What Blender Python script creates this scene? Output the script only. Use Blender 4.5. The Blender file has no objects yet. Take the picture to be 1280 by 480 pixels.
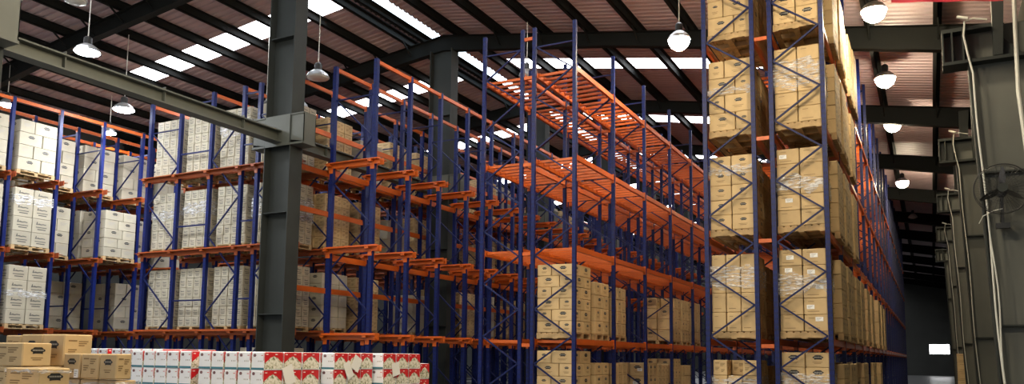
import bpy, math, random
from mathutils import Matrix, Vector

KEEP = '24 27 29 32 35 37-40 43 45 47-48 51 53-56 59 61 63-64 67 70 72-73 75-77 79-81 83-85 87-89 91-95 97-98 100-103 105-106 108-111 113-114 116 153 156 159 162 165 168 171 174 177 180 183 186 189 192 195 198 201 204 207 210 213 216 219 222 225 228 231 234 237 240 243 246 249 252 255 258 261 264 305-306 309-310 313-314 317-318 321-322 325 329-330 333-334 337-338 341 345-346 349-350 353-354 357-358 361 365-366 392 398 413 456 459 505 548 551 558 564 570 576 582 586 589 592 594 597 652 670 738 741 746 749 816 822 828 834 840 844 847 850 852 855 892 922 928 934 940 946 950 953 958 961 1022 1028 1034 1040 1056 1059 1064 1067 1147-1149 1151-1152 1154-1157 1159-1160 1162-1165 1167-1168 1170 1172-1173 1175 1178 1180-1181 1183 1186 1191 1197 1203 1209 1211 1214 1217 1220 1223 1226 1229 1232 1254 1293-1294 1296-1299 1301-1302 1304 1319-1320 1323-1324 1347 1352-1354 1370 1376 1378 1400 1427 1430 1457 1461 1465 1469 1473 1475 1481 1485 1487 1489 1497 1499 1501 1505 1509 1511 1517 1521 1525 1529 1533 1537 1539 1541 1545 1549 1551 1553 1557 1561 1563 1565 1569 1573 1575 1577 1581 1585 1587 1589 1593 1597 1601 1605 1609 1613 1617 1621 1625 1629 1633 1637 1639 1641 1645 1649 1653 1657 1661 1665 1669 1673 1681 1696 1708 1719-1720 1744 1759-1760 1764-1766 1770-1772 1776-1778 1782 1788-1790 1796 1798 1804 1806 1812 1814 1820 1829 1831 1837 1845 1853 1933 2174 2178 2180 2182 2186 2190 2192 2194 2198 2202 2204 2214 2216 2218 2222 2226 2228 2234 2238 2242 2246 2250 2254 2256 2258 2262 2266 2268 2270 2274 2278 2280 2282 2286 2290 2292 2294 2298 2302 2304 2306 2310 2314 2318 2322 2326 2330 2334 2338 2342 2344 2346 2354 2358 2362 2370 2374 2378 2382 2386 2390 2398 2413 2424-2425 2436-2437 2460-2461 2476-2477 2483-2485 2491-2493 2499-2501 2507-2509 2516-2518 2528 2534 2536 2540 2546 2548 2562 2570 2579 2597 2603 2609 2891 2895 2903 2907 2911 2915 2921 2931 2933 2935 2939 2947 2951 2955 2959 2967 2971 2973 2979 2983 2985 2987 2991 2995 2997 2999 3003 3007 3009 3011 3015 3019 3021 3023 3027 3043 3047 3051 3055 3059 3063 3067 3071 3075 3079 3115 3130 3198 3210-3212 3216 3222-3224 3230 3246 3255 3261 3273 3285 3326 3647-3648 3650 3653 3655-3656 3658 3661 3664-3665 3668-3669 3672-3673 3676-3677 3680-3681 3684-3685 3688-3689 3692-3693 3696 3701 3704 3709 3725 3742-3744 3746-3747 3749-3752 3754-3755 3757-3760 3764 3769 3772 3777 3779-3780 3782 3785 3787-3788 3790 3793 3795 3798 3801 3803 3806 3809 3812 3817 3820 3825 3843-3844 3846 3849 3851-3852 3854 3857-3859 3862-3863 3865-3867 3870-3871 3873 3939 3942 3947 3950 3974 3987 4066 4069 4071 4073 4075 4078 4081 4084 4087 4090 4141 4144 4146 4148 4150-4153 4156 4159 4162 4165-4167 4223 4225-4227 4237 4240-4242 4300-4302 4315-4317 4387 4390 4432 4444 4453 4456 4459 4462 4465-4467 4483 4487 4512 4531 4533-4536 4546-4551 4555-4557'   # the cartons that show largest stay objects of their own
if isinstance(KEEP, str):
    KEEP = {i for q in KEEP.split() for i in range(int(q.split('-')[0]), int(q.split('-')[-1]) + 1)}
random.seed(7)
SC = bpy.context.scene
COL = SC.collection

# ------------------------------------------------------------------ materials
def mat(name, color, rough=0.6, metal=0.0, noise=0.0, nscale=6.0, spec=0.5, vary=0.0, emit=None, estr=0.0, bump=0.0, bscale=40.0):
    m = bpy.data.materials.new(name); m.use_nodes = True
    nt = m.node_tree; b = nt.nodes['Principled BSDF']
    b.inputs['Base Color'].default_value = (*color, 1)
    b.inputs['Roughness'].default_value = rough
    b.inputs['Metallic'].default_value = metal
    b.inputs['Specular IOR Level'].default_value = spec
    src = None
    if noise > 0:
        tc = nt.nodes.new('ShaderNodeTexCoord')
        n = nt.nodes.new('ShaderNodeTexNoise'); n.inputs['Scale'].default_value = nscale; n.inputs['Detail'].default_value = 5
        nt.links.new(tc.outputs['Object'], n.inputs['Vector'])
        r = nt.nodes.new('ShaderNodeMapRange')
        r.inputs['From Min'].default_value = 0.3; r.inputs['From Max'].default_value = 0.7
        r.inputs['To Min'].default_value = 1 - noise; r.inputs['To Max'].default_value = 1 + noise
        nt.links.new(n.outputs['Fac'], r.inputs['Value'])
        src = r.outputs['Result']
    if vary > 0:
        oi = nt.nodes.new('ShaderNodeObjectInfo')
        r2 = nt.nodes.new('ShaderNodeMapRange')
        r2.inputs['To Min'].default_value = 1 - vary; r2.inputs['To Max'].default_value = 1 + vary * 0.6
        nt.links.new(oi.outputs['Random'], r2.inputs['Value'])
        if src is None: src = r2.outputs['Result']
        else:
            mu = nt.nodes.new('ShaderNodeMath'); mu.operation = 'MULTIPLY'
            nt.links.new(src, mu.inputs[0]); nt.links.new(r2.outputs['Result'], mu.inputs[1]); src = mu.outputs[0]
    if src is not None:
        vm = nt.nodes.new('ShaderNodeVectorMath'); vm.operation = 'SCALE'
        vm.inputs[0].default_value = color
        nt.links.new(src, vm.inputs['Scale']); nt.links.new(vm.outputs[0], b.inputs['Base Color'])
    if bump > 0:
        tc2 = nt.nodes.new('ShaderNodeTexCoord')
        n2 = nt.nodes.new('ShaderNodeTexNoise'); n2.inputs['Scale'].default_value = bscale
        nt.links.new(tc2.outputs['Object'], n2.inputs['Vector'])
        bp = nt.nodes.new('ShaderNodeBump'); bp.inputs['Strength'].default_value = bump; bp.inputs['Distance'].default_value = 0.02
        nt.links.new(n2.outputs['Fac'], bp.inputs['Height']); nt.links.new(bp.outputs['Normal'], b.inputs['Normal'])
    if emit:
        b.inputs['Emission Color'].default_value = (*emit, 1); b.inputs['Emission Strength'].default_value = estr
    return m

def perforated(name, color):
    """powder-coated upright with a column of punched slots"""
    m = mat(name, color, 0.45, 0.0, 0.12, 3.0, 0.3)
    nt = m.node_tree; b = nt.nodes['Principled BSDF']
    tc = nt.nodes.new('ShaderNodeTexCoord'); sp = nt.nodes.new('ShaderNodeSeparateXYZ')
    nt.links.new(tc.outputs['Object'], sp.inputs[0])
    def math_(op, a, v):
        n = nt.nodes.new('ShaderNodeMath'); n.operation = op
        nt.links.new(a, n.inputs[0])
        if isinstance(v, (int, float)): n.inputs[1].default_value = v
        else: nt.links.new(v, n.inputs[1])
        return n.outputs[0]
    fr = math_('FRACT', math_('MULTIPLY', sp.outputs['Z'], 1 / 0.1), 0)
    slot = math_('LESS_THAN', fr, 0.42)
    ax = math_('ABSOLUTE', sp.outputs['X'], 0); ay = math_('ABSOLUTE', sp.outputs['Y'], 0)
    band = math_('MULTIPLY', math_('GREATER_THAN', ax, 0.012), math_('LESS_THAN', ax, 0.024))
    hole = math_('MULTIPLY', slot, band)
    mx = nt.nodes.new('ShaderNodeMix'); mx.data_type = 'RGBA'
    old = b.inputs['Base Color'].links[0].from_socket
    nt.links.new(hole, mx.inputs['Factor']); nt.links.new(old, mx.inputs[6])
    mx.inputs[7].default_value = (0.006, 0.007, 0.012, 1)
    nt.links.new(mx.outputs[2], b.inputs['Base Color'])
    return m

def picture_print(name):
    """printed food picture: cream blossoms with green and grey specks"""
    m = mat(name, (0.8, 0.78, 0.66), 0.45)
    nt = m.node_tree; b = nt.nodes['Principled BSDF']
    tc = nt.nodes.new('ShaderNodeTexCoord'); n = nt.nodes.new('ShaderNodeTexNoise')
    n.inputs['Scale'].default_value = 30; n.inputs['Detail'].default_value = 3
    nt.links.new(tc.outputs['Object'], n.inputs['Vector'])
    cr = nt.nodes.new('ShaderNodeValToRGB'); e = cr.color_ramp.elements
    e[0].position = 0.36; e[0].color = (0.16, 0.2, 0.09, 1); e[1].position = 0.47; e[1].color = (0.62, 0.6, 0.46, 1)
    q = e.new(0.6); q.color = (0.86, 0.84, 0.76, 1)
    nt.links.new(n.outputs['Fac'], cr.inputs['Fac']); nt.links.new(cr.outputs['Color'], b.inputs['Base Color'])
    return m

def film_mat():
    m = bpy.data.materials.new('stretch_film'); m.use_nodes = True
    nt = m.node_tree; nt.nodes.clear()
    out = nt.nodes.new('ShaderNodeOutputMaterial'); tr = nt.nodes.new('ShaderNodeBsdfTransparent')
    gl = nt.nodes.new('ShaderNodeBsdfGlossy'); gl.inputs['Roughness'].default_value = 0.28
    df = nt.nodes.new('ShaderNodeBsdfDiffuse'); df.inputs['Color'].default_value = (0.85, 0.87, 0.9, 1)
    ad = nt.nodes.new('ShaderNodeMixShader'); ad.inputs[0].default_value = 0.5
    mx = nt.nodes.new('ShaderNodeMixShader')
    tc = nt.nodes.new('ShaderNodeTexCoord'); n = nt.nodes.new('ShaderNodeTexNoise')
    mp = nt.nodes.new('ShaderNodeMapping'); mp.inputs['Scale'].default_value = (3, 3, 14)
    n.inputs['Scale'].default_value = 2.5; n.inputs['Detail'].default_value = 6
    nt.links.new(tc.outputs['Object'], mp.inputs['Vector']); nt.links.new(mp.outputs[0], n.inputs['Vector'])
    r = nt.nodes.new('ShaderNodeMapRange'); r.inputs['From Min'].default_value = 0.42; r.inputs['From Max'].default_value = 0.68
    r.inputs['To Min'].default_value = 0.05; r.inputs['To Max'].default_value = 0.75
    nt.links.new(n.outputs['Fac'], r.inputs['Value']); nt.links.new(r.outputs[0], mx.inputs[0])
    bp = nt.nodes.new('ShaderNodeBump'); bp.inputs['Strength'].default_value = 0.9; bp.inputs['Distance'].default_value = 0.05
    nt.links.new(n.outputs['Fac'], bp.inputs['Height'])
    nt.links.new(bp.outputs[0], gl.inputs['Normal'])
    nt.links.new(df.outputs[0], ad.inputs[1]); nt.links.new(gl.outputs[0], ad.inputs[2])
    nt.links.new(tr.outputs[0], mx.inputs[1]); nt.links.new(ad.outputs[0], mx.inputs[2])
    nt.links.new(mx.outputs[0], out.inputs['Surface'])
    return m

M = dict(
    blue=perforated('blue_upright', (0.003, 0.010, 0.092)),
    bluebar=mat('blue_brace', (0.0035, 0.0095, 0.07), 0.5, spec=0.3),
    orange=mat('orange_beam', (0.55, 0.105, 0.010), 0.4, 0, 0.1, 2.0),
    rail=mat('rail_deep_orange', (0.31, 0.066, 0.013), 0.45, 0, 0.1, 2.0),  # deeper, darker orange than the beams
    kraft=mat('kraft_board', (0.56, 0.405, 0.215), 0.8, 0, 0.08, 5.0, 0.25, 0.14),
    cream=mat('cream_board', (0.41, 0.37, 0.285), 0.75, 0, 0.06, 5.0, 0.25, 0.10),
    white=mat('white_board', (0.84, 0.86, 0.90), 0.5, 0, 0.03, 5.0),
    ink=mat('black_ink', (0.012, 0.011, 0.010), 0.6),
    darkink=mat('dark_grey_ink', (0.10, 0.095, 0.085), 0.6),
    greyink=mat('grey_ink', (0.34, 0.32, 0.28), 0.6),
    brownink=mat('brown_ink', (0.23, 0.145, 0.06), 0.7),
    tape=mat('packing_tape', (0.50, 0.36, 0.19), 0.28, 0, 0.1, 8.0),
    red=mat('red_print', (0.62, 0.018, 0.025), 0.4),
    teal=mat('teal_print', (0.05, 0.20, 0.26), 0.45),
    logored=mat('maroon_print', (0.14, 0.02, 0.04), 0.5),
    picture=picture_print('picture_print'),
    paper=mat('label_paper', (0.88, 0.88, 0.86), 0.7),
    wood=mat('pallet_wood', (0.42, 0.29, 0.15), 0.85, 0, 0.25, 9.0, 0.2),
    film=film_mat(),
    steel=mat('painted_steel', (0.030, 0.034, 0.032), 0.65, 0, 0.12, 1.5, 0.2),
    steelweb=mat('painted_steel_web', (0.110, 0.113, 0.100), 0.65, 0, 0.14, 0.9, 0.25),
    girder=mat('girder_paint', (0.075, 0.08, 0.065), 0.6, 0, 0.12, 1.2),
    rafter=mat('rafter_paint', (0.0085, 0.0095, 0.009), 0.8, spec=0.15),
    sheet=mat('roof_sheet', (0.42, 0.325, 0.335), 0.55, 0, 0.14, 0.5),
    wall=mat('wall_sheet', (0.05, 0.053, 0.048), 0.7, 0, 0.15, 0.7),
    concrete=mat('concrete_floor', (0.15, 0.15, 0.145), 0.35, 0, 0.25, 0.9),
    skylight=mat('translucent_sheet', (0.9, 0.93, 1.0), 0.6, emit=(0.95, 0.96, 1.0), estr=7.5),
    ridge=mat('ridge_sheet', (0.8, 0.9, 1.0), 0.6, emit=(0.72, 0.88, 1.0), estr=4.0),
    daylight=mat('daylit_opening', (1, 1, 1), 0.6, emit=(1, 1, 1), estr=6.0),
    lampglow=mat('lamp_lens', (1, 1, 1), 0.5, emit=(1.0, 0.84, 0.58), estr=215.0),
    lampcool=mat('lamp_lens_cool', (1, 1, 1), 0.5, emit=(0.92, 0.96, 1.0), estr=340.0),
    lampoff=mat('lamp_lens_off', (0.55, 0.55, 0.52), 0.35),
    alu=mat('spun_aluminium', (0.55, 0.56, 0.57), 0.35, 0.7),
    conduit=mat('white_plastic', (0.58, 0.58, 0.52), 0.5),
    black=mat('black_plastic', (0.012, 0.012, 0.012), 0.45),
    banner=mat('red_fabric', (0.62, 0.03, 0.05), 0.7),
)

# ------------------------------------------------------------------ mesh helpers
class MB:
    def __init__(s): s.v = []; s.f = []; s.m = []; s.mats = []
    def mi(s, name):
        if name not in s.mats: s.mats.append(name)
        return s.mats.index(name)
    def face(s, pts, m):
        b = len(s.v); s.v += [tuple(p) for p in pts]; s.f.append(tuple(range(b, b + len(pts)))); s.m.append(s.mi(m))
    def box(s, x0, x1, y0, y1, z0, z1, m):
        b = len(s.v); k = s.mi(m)
        s.v += [(x0, y0, z0), (x1, y0, z0), (x1, y1, z0), (x0, y1, z0), (x0, y0, z1), (x1, y0, z1), (x1, y1, z1), (x0, y1, z1)]
        for q in ((0, 3, 2, 1), (4, 5, 6, 7), (0, 1, 5, 4), (1, 2, 6, 5), (2, 3, 7, 6), (3, 0, 4, 7)):
            s.f.append(tuple(b + i for i in q)); s.m.append(k)
    def bar(s, p, q, w, h, m, up=(0, 0, 1)):
        p, q = Vector(p), Vector(q); d = (q - p).normalized()
        u = Vector(up)
        if abs(d.dot(u)) > 0.98: u = Vector((0, 1, 0))
        a = d.cross(u).normalized(); c = a.cross(d).normalized()
        b = len(s.v); k = s.mi(m)
        for e in (p, q):
            for i, j in ((-1, -1), (1, -1), (1, 1), (-1, 1)):
                s.v.append(tuple(e + a * (i * w / 2) + c * (j * h / 2)))
        for f in ((0, 3, 2, 1), (4, 5, 6, 7), (0, 1, 5, 4), (1, 2, 6, 5), (2, 3, 7, 6), (3, 0, 4, 7)):
            s.f.append(tuple(b + i for i in f)); s.m.append(k)
    def prism(s, pts, off, m):
        """closed polygon pts pushed by the vector off"""
        n = len(pts); b = len(s.v); k = s.mi(m); o = Vector(off)
        s.v += [tuple(p) for p in pts] + [tuple(Vector(p) + o) for p in pts]
        s.f.append(tuple(b + i for i in range(n))[::-1]); s.m.append(k)
        s.f.append(tuple(b + n + i for i in range(n))); s.m.append(k)
        for i in range(n):
            j = (i + 1) % n
            s.f.append((b + i, b + j, b + n + j, b + n + i)); s.m.append(k)
    def tube(s, pts, r, m, n=8, close=False):
        P = [Vector(p) for p in pts]; b = len(s.v); k = s.mi(m); N = len(P)
        for i, p in enumerate(P):
            if close: d = (P[(i + 1) % N] - P[i - 1]).normalized()
            else: d = (P[min(i + 1, N - 1)] - P[max(i - 1, 0)]).normalized()
            u = Vector((0, 0, 1)) if abs(d.z) < 0.9 else Vector((0, 1, 0))
            a = d.cross(u).normalized(); c = a.cross(d)
            for t in range(n):
                an = 2 * math.pi * t / n
                s.v.append(tuple(p + a * (r * math.cos(an)) + c * (r * math.sin(an))))
        for i in range(N if close else N - 1):
            j = (i + 1) % N
            for t in range(n):
                t2 = (t + 1) % n
                s.f.append((b + i * n + t, b + i * n + t2, b + j * n + t2, b + j * n + t)); s.m.append(k)
        if not close:
            s.f.append(tuple(b + t for t in range(n))[::-1]); s.m.append(k)
            s.f.append(tuple(b + (N - 1) * n + t for t in range(n))); s.m.append(k)
    def lathe(s, prof, m, n=20, c=(0, 0, 0)):
        b = len(s.v); k = s.mi(m)
        for r, z in prof:
            for t in range(n):
                a = 2 * math.pi * t / n
                s.v.append((c[0] + r * math.cos(a), c[1] + r * math.sin(a), c[2] + z))
        for i in range(len(prof) - 1):
            for t in range(n):
                t2 = (t + 1) % n
                s.f.append((b + i * n + t, b + i * n + t2, b + (i + 1) * n + t2, b + (i + 1) * n + t)); s.m.append(k)
    def add(s, other, T):
        b = len(s.v)
        s.v += [tuple(T @ Vector(p)) for p in other.v]
        remap = [s.mi(x) for x in other.mats]
        s.f += [tuple(b + i for i in f) for f in other.f]; s.m += [remap[i] for i in other.m]
    def mesh(s, name):
        me = bpy.data.meshes.new(name); me.from_pydata(s.v, [], s.f)
        for x in s.mats: me.materials.append(M[x])
        me.polygons.foreach_set('material_index', s.m); me.update()
        return me
    def build(s, name, parent=None, loc=(0, 0, 0)):
        return link(name, s.mesh(name), parent, loc)

def link(name, me, parent=None, loc=(0, 0, 0), rz=0.0):
    o = bpy.data.objects.new(name, me); COL.objects.link(o)
    o.location = loc; o.rotation_euler = (0, 0, rz)
    if parent: o.parent = parent
    return o
def empty(name, loc=(0, 0, 0)):
    o = bpy.data.objects.new(name, None); COL.objects.link(o); o.location = loc; o.empty_display_size = 0.2
    return o
def tag(o, label=None, cat=None, group=None, kind=None):
    if label: o['label'] = label
    if cat: o['category'] = cat
    if group: o['group'] = group
    if kind: o['kind'] = kind
    return o
def struct(mb, name, label=None):
    return tag(mb.build(name), label, None, None, 'structure')

def many(root, name, mb, spots, cap=100):
    """copies of one part at spots (locations relative to root): the nearest cap as parts, the rest as one part"""
    o0 = Vector(root.location)
    spots = sorted(spots, key=lambda p: (Vector(p[:3]) + o0).length)
    me = mb.mesh(name); out = []
    for p in spots[:cap]: out.append(link(name, me, root, p[:3]))
    if len(spots) > cap:
        r = MB()
        for p in spots[cap:]: r.add(mb, Matrix.Translation(p[:3]))
        tag(r.build(name, root), kind='stuff')
    return out

# ------------------------------------------------------------------ camera and world
cam = bpy.data.cameras.new('camera'); co = bpy.data.objects.new('camera', cam); COL.objects.link(co)
R0 = (0.88565812, 0.46420096, 0.01127646); R1 = (-0.04110386, 0.10256631, -0.99387656); R2 = (-0.46251504, 0.87977135, 0.10991914)
mw = Matrix.Identity(4)
for i in range(3):
    mw[i][0] = R0[i]; mw[i][1] = -R1[i]; mw[i][2] = -R2[i]
mw[2][3] = 1.6
co.matrix_world = mw
cam.sensor_width = 36; cam.sensor_fit = 'HORIZONTAL'; cam.lens = 995 / 1280 * 36; cam.shift_y = 95 / 1280
cam.clip_end = 400; SC.camera = co
w = bpy.data.worlds.new('daylight'); SC.world = w; w.use_nodes = True
bg = w.node_tree.nodes['Background']; bg.inputs[0].default_value = (0.90, 0.95, 1.0, 1); bg.inputs[1].default_value = 0.8
SC.view_settings.view_transform = 'Standard'; SC.view_settings.look = 'None'
SC.view_settings.gamma = 1; SC.view_settings.exposure = 0.38; SC.view_settings.use_curve_mapping = False
SC.cycles.max_bounces = 8; SC.cycles.diffuse_bounces = 4; SC.cycles.glossy_bounces = 3; SC.cycles.transparent_max_bounces = 12
SC.cycles.caustics_reflective = False; SC.cycles.caustics_refractive = False
SC.cycles.use_denoising = True

# ------------------------------------------------------------------ building shell
XL, XR, XC = -29.5, 2.1, -13.6
Y0, Y1 = -6.0, 98.0
def zr(x): return 9.93 - 0.165 * x if x >= XC else 12.174 - 0.12 * (XC - x)
b = MB(); b.box(XL, XR, -16, Y1, -0.1, 0, 'concrete'); struct(b, 'floor')
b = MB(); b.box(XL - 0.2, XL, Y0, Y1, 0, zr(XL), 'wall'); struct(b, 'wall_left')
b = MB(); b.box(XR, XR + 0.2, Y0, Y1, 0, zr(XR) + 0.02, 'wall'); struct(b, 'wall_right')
b = MB()
WX0, WX1, WZ0, WZ1 = -0.24, 1.78, 2.28, 3.42
def gable(x0, x1, z0):
    pts = [(x0, Y1, z0), (x1, Y1, z0), (x1, Y1, zr(x1))]
    if x0 < XC < x1: pts.append((XC, Y1, zr(XC)))
    pts.append((x0, Y1, zr(x0)))
    b.prism(pts, (0, 0.2, 0), 'wall')
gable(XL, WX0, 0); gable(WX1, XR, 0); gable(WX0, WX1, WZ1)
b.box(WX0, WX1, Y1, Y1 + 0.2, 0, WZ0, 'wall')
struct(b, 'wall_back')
b = MB(); b.box(WX0, WX1, Y1 + 0.1, Y1 + 0.14, WZ0, WZ1, 'daylight')
for x in (WX0 + 0.03, (WX0 + WX1) / 2, WX1 - 0.03): b.box(x - 0.03, x + 0.03, Y1 - 0.02, Y1 + 0.08, WZ0, WZ1, 'rafter')
b.box(WX0, WX1, Y1 - 0.02, Y1 + 0.08, WZ0, WZ0 + 0.06, 'rafter'); b.box(WX0, WX1, Y1 - 0.02, Y1 + 0.08, WZ1 - 0.06, WZ1, 'rafter')
struct(b, 'window_1', 'bright daylit window at the far end of the aisle')

RAFTERS = [7.0 * k for k in range(14)]
SKY = [(y + 3.45 - 0.5, y + 3.45 + 0.5) for y in RAFTERS]
def sheet(b, x0, x1, ya, yb, m, lift=0.0):
    """ribbed sheet whose ribs run down the slope"""
    n = max(1, round((yb - ya) / 0.25)); p = (yb - ya) / n; ys = []
    for i in range(n):
        y = ya + i * p; ys += [(y, 0), (y + p * 0.55, 0), (y + p * 0.67, 0.04), (y + p * 0.88, 0.04)]
    ys.append((yb, 0))
    base = len(b.v); k = b.mi(m)
    for y, h in ys:
        b.v.append((x0, y, zr(x0) + h + lift)); b.v.append((x1, y, zr(x1) + h + lift))
    for i in range(len(ys) - 1):
        q = base + 2 * i; b.f.append((q, q + 1, q + 3, q + 2)); b.m.append(k)
RX0, RX1 = -14.75, -14.0
for nm, xa, xb in (('ceiling_left', XL, RX0), ('ceiling_right', XC, XR)):
    b = MB(); sa, sb = ((-24.6, -15.0) if nm == 'ceiling_left' else (-12.9, -3.9))
    cuts = [Y0] + [v for s in SKY for v in s] + [Y1]
    for i in range(0, len(cuts) - 1, 2): sheet(b, xa, xb, cuts[i], cuts[i + 1], 'sheet')
    for s in SKY:
        for u, v in ((xa, sa), (sb, xb)): sheet(b, u, v, s[0], s[1], 'sheet')
    if nm == 'ceiling_left': sheet(b, RX1, XC, Y0, Y1, 'sheet')
    struct(b, nm)
    for s in SKY:
        c = MB(); sheet(c, sa, sb, s[0], s[1], 'skylight'); struct(c, 'skylight', 'translucent roof strip letting daylight in')
b = MB(); b.box(RX0 - 0.05, RX1 + 0.05, Y0, Y1, zr(XC) + 0.12, zr(XC) + 0.15, 'ridge')
b.box(RX0 - 0.05, RX0 - 0.03, Y0, Y1, zr(RX0), zr(XC) + 0.12, 'rafter'); b.box(RX1 + 0.03, RX1 + 0.05, Y0, Y1, zr(RX1) + 0.03, zr(XC) + 0.12, 'rafter')
struct(b, 'skylight', 'blue-white translucent strip along the roof ridge')

PUR = [0.45 - 1.5 * k for k in range(9)] + [-13.1, -14.38] + [-14.9 - 1.24 * k for k in range(12)]
for x in PUR:
    z = zr(x) - 0.005
    b = MB(); b.box(x - 0.012, x + 0.012, Y0, Y1, z - 0.24, z, 'rafter'); b.box(x - 0.012, x + 0.1, Y0, Y1, z - 0.03, z - 0.015, 'rafter'); b.box(x - 0.1, x + 0.012, Y0, Y1, z - 0.24, z - 0.222, 'rafter')  # section oversized so the dark bands include the shadow beside each purlin
    struct(b, 'purlin', 'dark steel purlin under the roof sheets')
def tapered(b, x0, d0, x1, d1, y, m):
    """I-section rafter between x0 and x1 with depths d0 and d1"""
    t0, t1 = zr(x0) - 0.25, zr(x1) - 0.25
    b.prism([(x0, y - 0.006, t0 - d0), (x1, y - 0.006, t1 - d1), (x1, y - 0.006, t1), (x0, y - 0.006, t0)], (0, 0.012, 0), m)
    for a0, a1 in ((t0, t1), (t0 - d0 + 0.016, t1 - d1 + 0.016)):
        b.prism([(x0, y - 0.11, a0 - 0.016), (x1, y - 0.11, a1 - 0.016), (x1, y - 0.11, a1), (x0, y - 0.11, a0)], (0, 0.22, 0), m)
for y in RAFTERS:
    b = MB(); tapered(b, XC, 0.52, -8, 0.42, y, 'rafter'); tapered(b, -8, 0.42, XR - 0.3, 0.66, y, 'rafter')
    tapered(b, XL + 0.3, 0.7, -21.5, 0.45, y, 'rafter'); tapered(b, -21.5, 0.45, XC, 0.52, y, 'rafter')
    for x in PUR:
        if abs(x - XC) > 1:
            z = zr(x); b.bar((x, y - 0.55, z - 0.2), (x, y - 0.02, z - 0.58), 0.04, 0.04, 'rafter')
    struct(b, 'rafter', 'dark tapered steel rafter carrying the roof')

def hcol(b, x0, x1, y, z0, z1, fw, m, mw_):
    b.box(x0, x0 + 0.025, y - fw / 2, y + fw / 2, z0, z1, m); b.box(x1 - 0.025, x1, y - fw / 2, y + fw / 2, z0, z1, m)
    b.box(x0 + 0.025, x1 - 0.025, y - 0.008, y + 0.008, z0, z1, mw_)
# ridge columns with brackets
for y in RAFTERS:
    b = MB(); hcol(b, -14.02, -13.2, y, 0, 11.4, 0.42, 'steel', 'steel')
    for z in (2.5, 4.9, 9.2): b.box(-13.99, -13.23, y - 0.19, y + 0.19, z, z + 0.02, 'steel')
    b.box(-14.1, -13.12, y - 0.28, y + 0.28, 0, 0.03, 'steel')
    # corbel box on both sides
    for s in (-1, 1):
        xa, xb = (-14.42, -14.02) if s < 0 else (-13.2, -12.8)
        b.prism([(xa, y - 0.2, 6.62), (xb, y - 0.2, 6.35 if s > 0 and False else 6.55), (xb, y - 0.2, 7.22), (xa, y - 0.2, 7.22)], (0, 0.015, 0), 'girder')
        b.prism([(xa, y + 0.185, 6.62), (xb, y + 0.185, 6.55), (xb, y + 0.185, 7.22), (xa, y + 0.185, 7.22)], (0, 0.015, 0), 'girder')
        b.box(xa - 0.01, xb, y - 0.22, y + 0.22, 7.22, 7.25, 'girder'); b.box(xa, xb, y - 0.22, y + 0.22, 6.5, 6.55, 'girder')
        b.box(xa if s < 0 else xb - 0.02, xa + 0.02 if s < 0 else xb, y - 0.2, y + 0.2, 6.55, 7.22, 'girder')
    b.box(-14.0, -13.22, y - 0.225, y - 0.21, 6.5, 7.25, 'girder')
    struct(b, 'column', 'grey steel column with box corbels under the roof ridge')
for i in range(len(RAFTERS) - 1):
    a, c = RAFTERS[i] + 0.23, RAFTERS[i + 1] - 0.23
    b = MB(); x = XC
    b.box(x - 0.14, x + 0.14, a, c, 6.84, 6.87, 'girder'); b.box(x - 0.14, x + 0.14, a, c, 6.58, 6.61, 'girder'); b.box(x - 0.012, x + 0.012, a, c, 6.61, 6.84, 'girder')
    for k in range(3): b.box(x + 0.012, x + 0.1, a + 1.2 + 2.1 * k, a + 1.22 + 2.1 * k, 6.61, 6.93, 'girder')
    struct(b, 'beam', 'grey girder strut running between the ridge columns')
# right-hand columns with stepped head and ladder-like corbels
for y in RAFTERS[2:7]:
    b = MB()
    b.prism([(0.92, y - 0.006, 0), (1.75, y - 0.006, 0), (1.75, y - 0.006, 6.8), (0.66, y - 0.006, 6.8)], (0, 0.012, 0), 'steelweb')
    b.prism([(0.92, y - 0.14, 0), (0.945, y - 0.14, 0), (0.685, y - 0.14, 6.8), (0.66, y - 0.14, 6.8)], (0, 0.28, 0), 'steel')
    b.box(1.73, 1.755, y - 0.14, y + 0.14, 0, 9.4, 'steel')
    for z in (2.12, 4.45): b.box(0.9 - 0.038 * z + 0.03, 1.73, y - 0.13, y + 0.13, z, z + 0.025, 'steel')
    b.box(0.9, 1.8, y - 0.2, y + 0.2, 0, 0.03, 'steel')
    b.prism([(1.03, y - 0.20, 6.26), (1.15, y - 0.20, 6.26), (1.32, y - 0.20, 9.35), (1.05, y - 0.20, 9.35)], (0, 0.18, 0), 'steel')
    b.prism([(1.15, y - 0.12, 6.26), (1.42, y - 0.12, 6.26), (1.16, y - 0.12, 6.55)], (0, 0.02, 0), 'steel')
    struct(b, 'column', 'grey-green tapered steel column on the wall side')
    b = MB()
    b.box(0.34, 1.02, y - 0.20, y + 0.2, 6.72, 6.78, 'steel'); b.box(0.34, 1.70, y - 0.2, y + 0.2, 6.2, 6.25, 'steel')
    for x in (0.345, 0.47, 0.62): b.box(x, x + 0.022, y - 0.2, y + 0.2, 6.25, 6.72, 'steel')
    b.box(0.36, 0.68, y - 0.005, y + 0.005, 6.25, 6.72, 'steelweb')
    struct(b, 'beam', 'short corbel of dark plates on a wall-side column')

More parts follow.
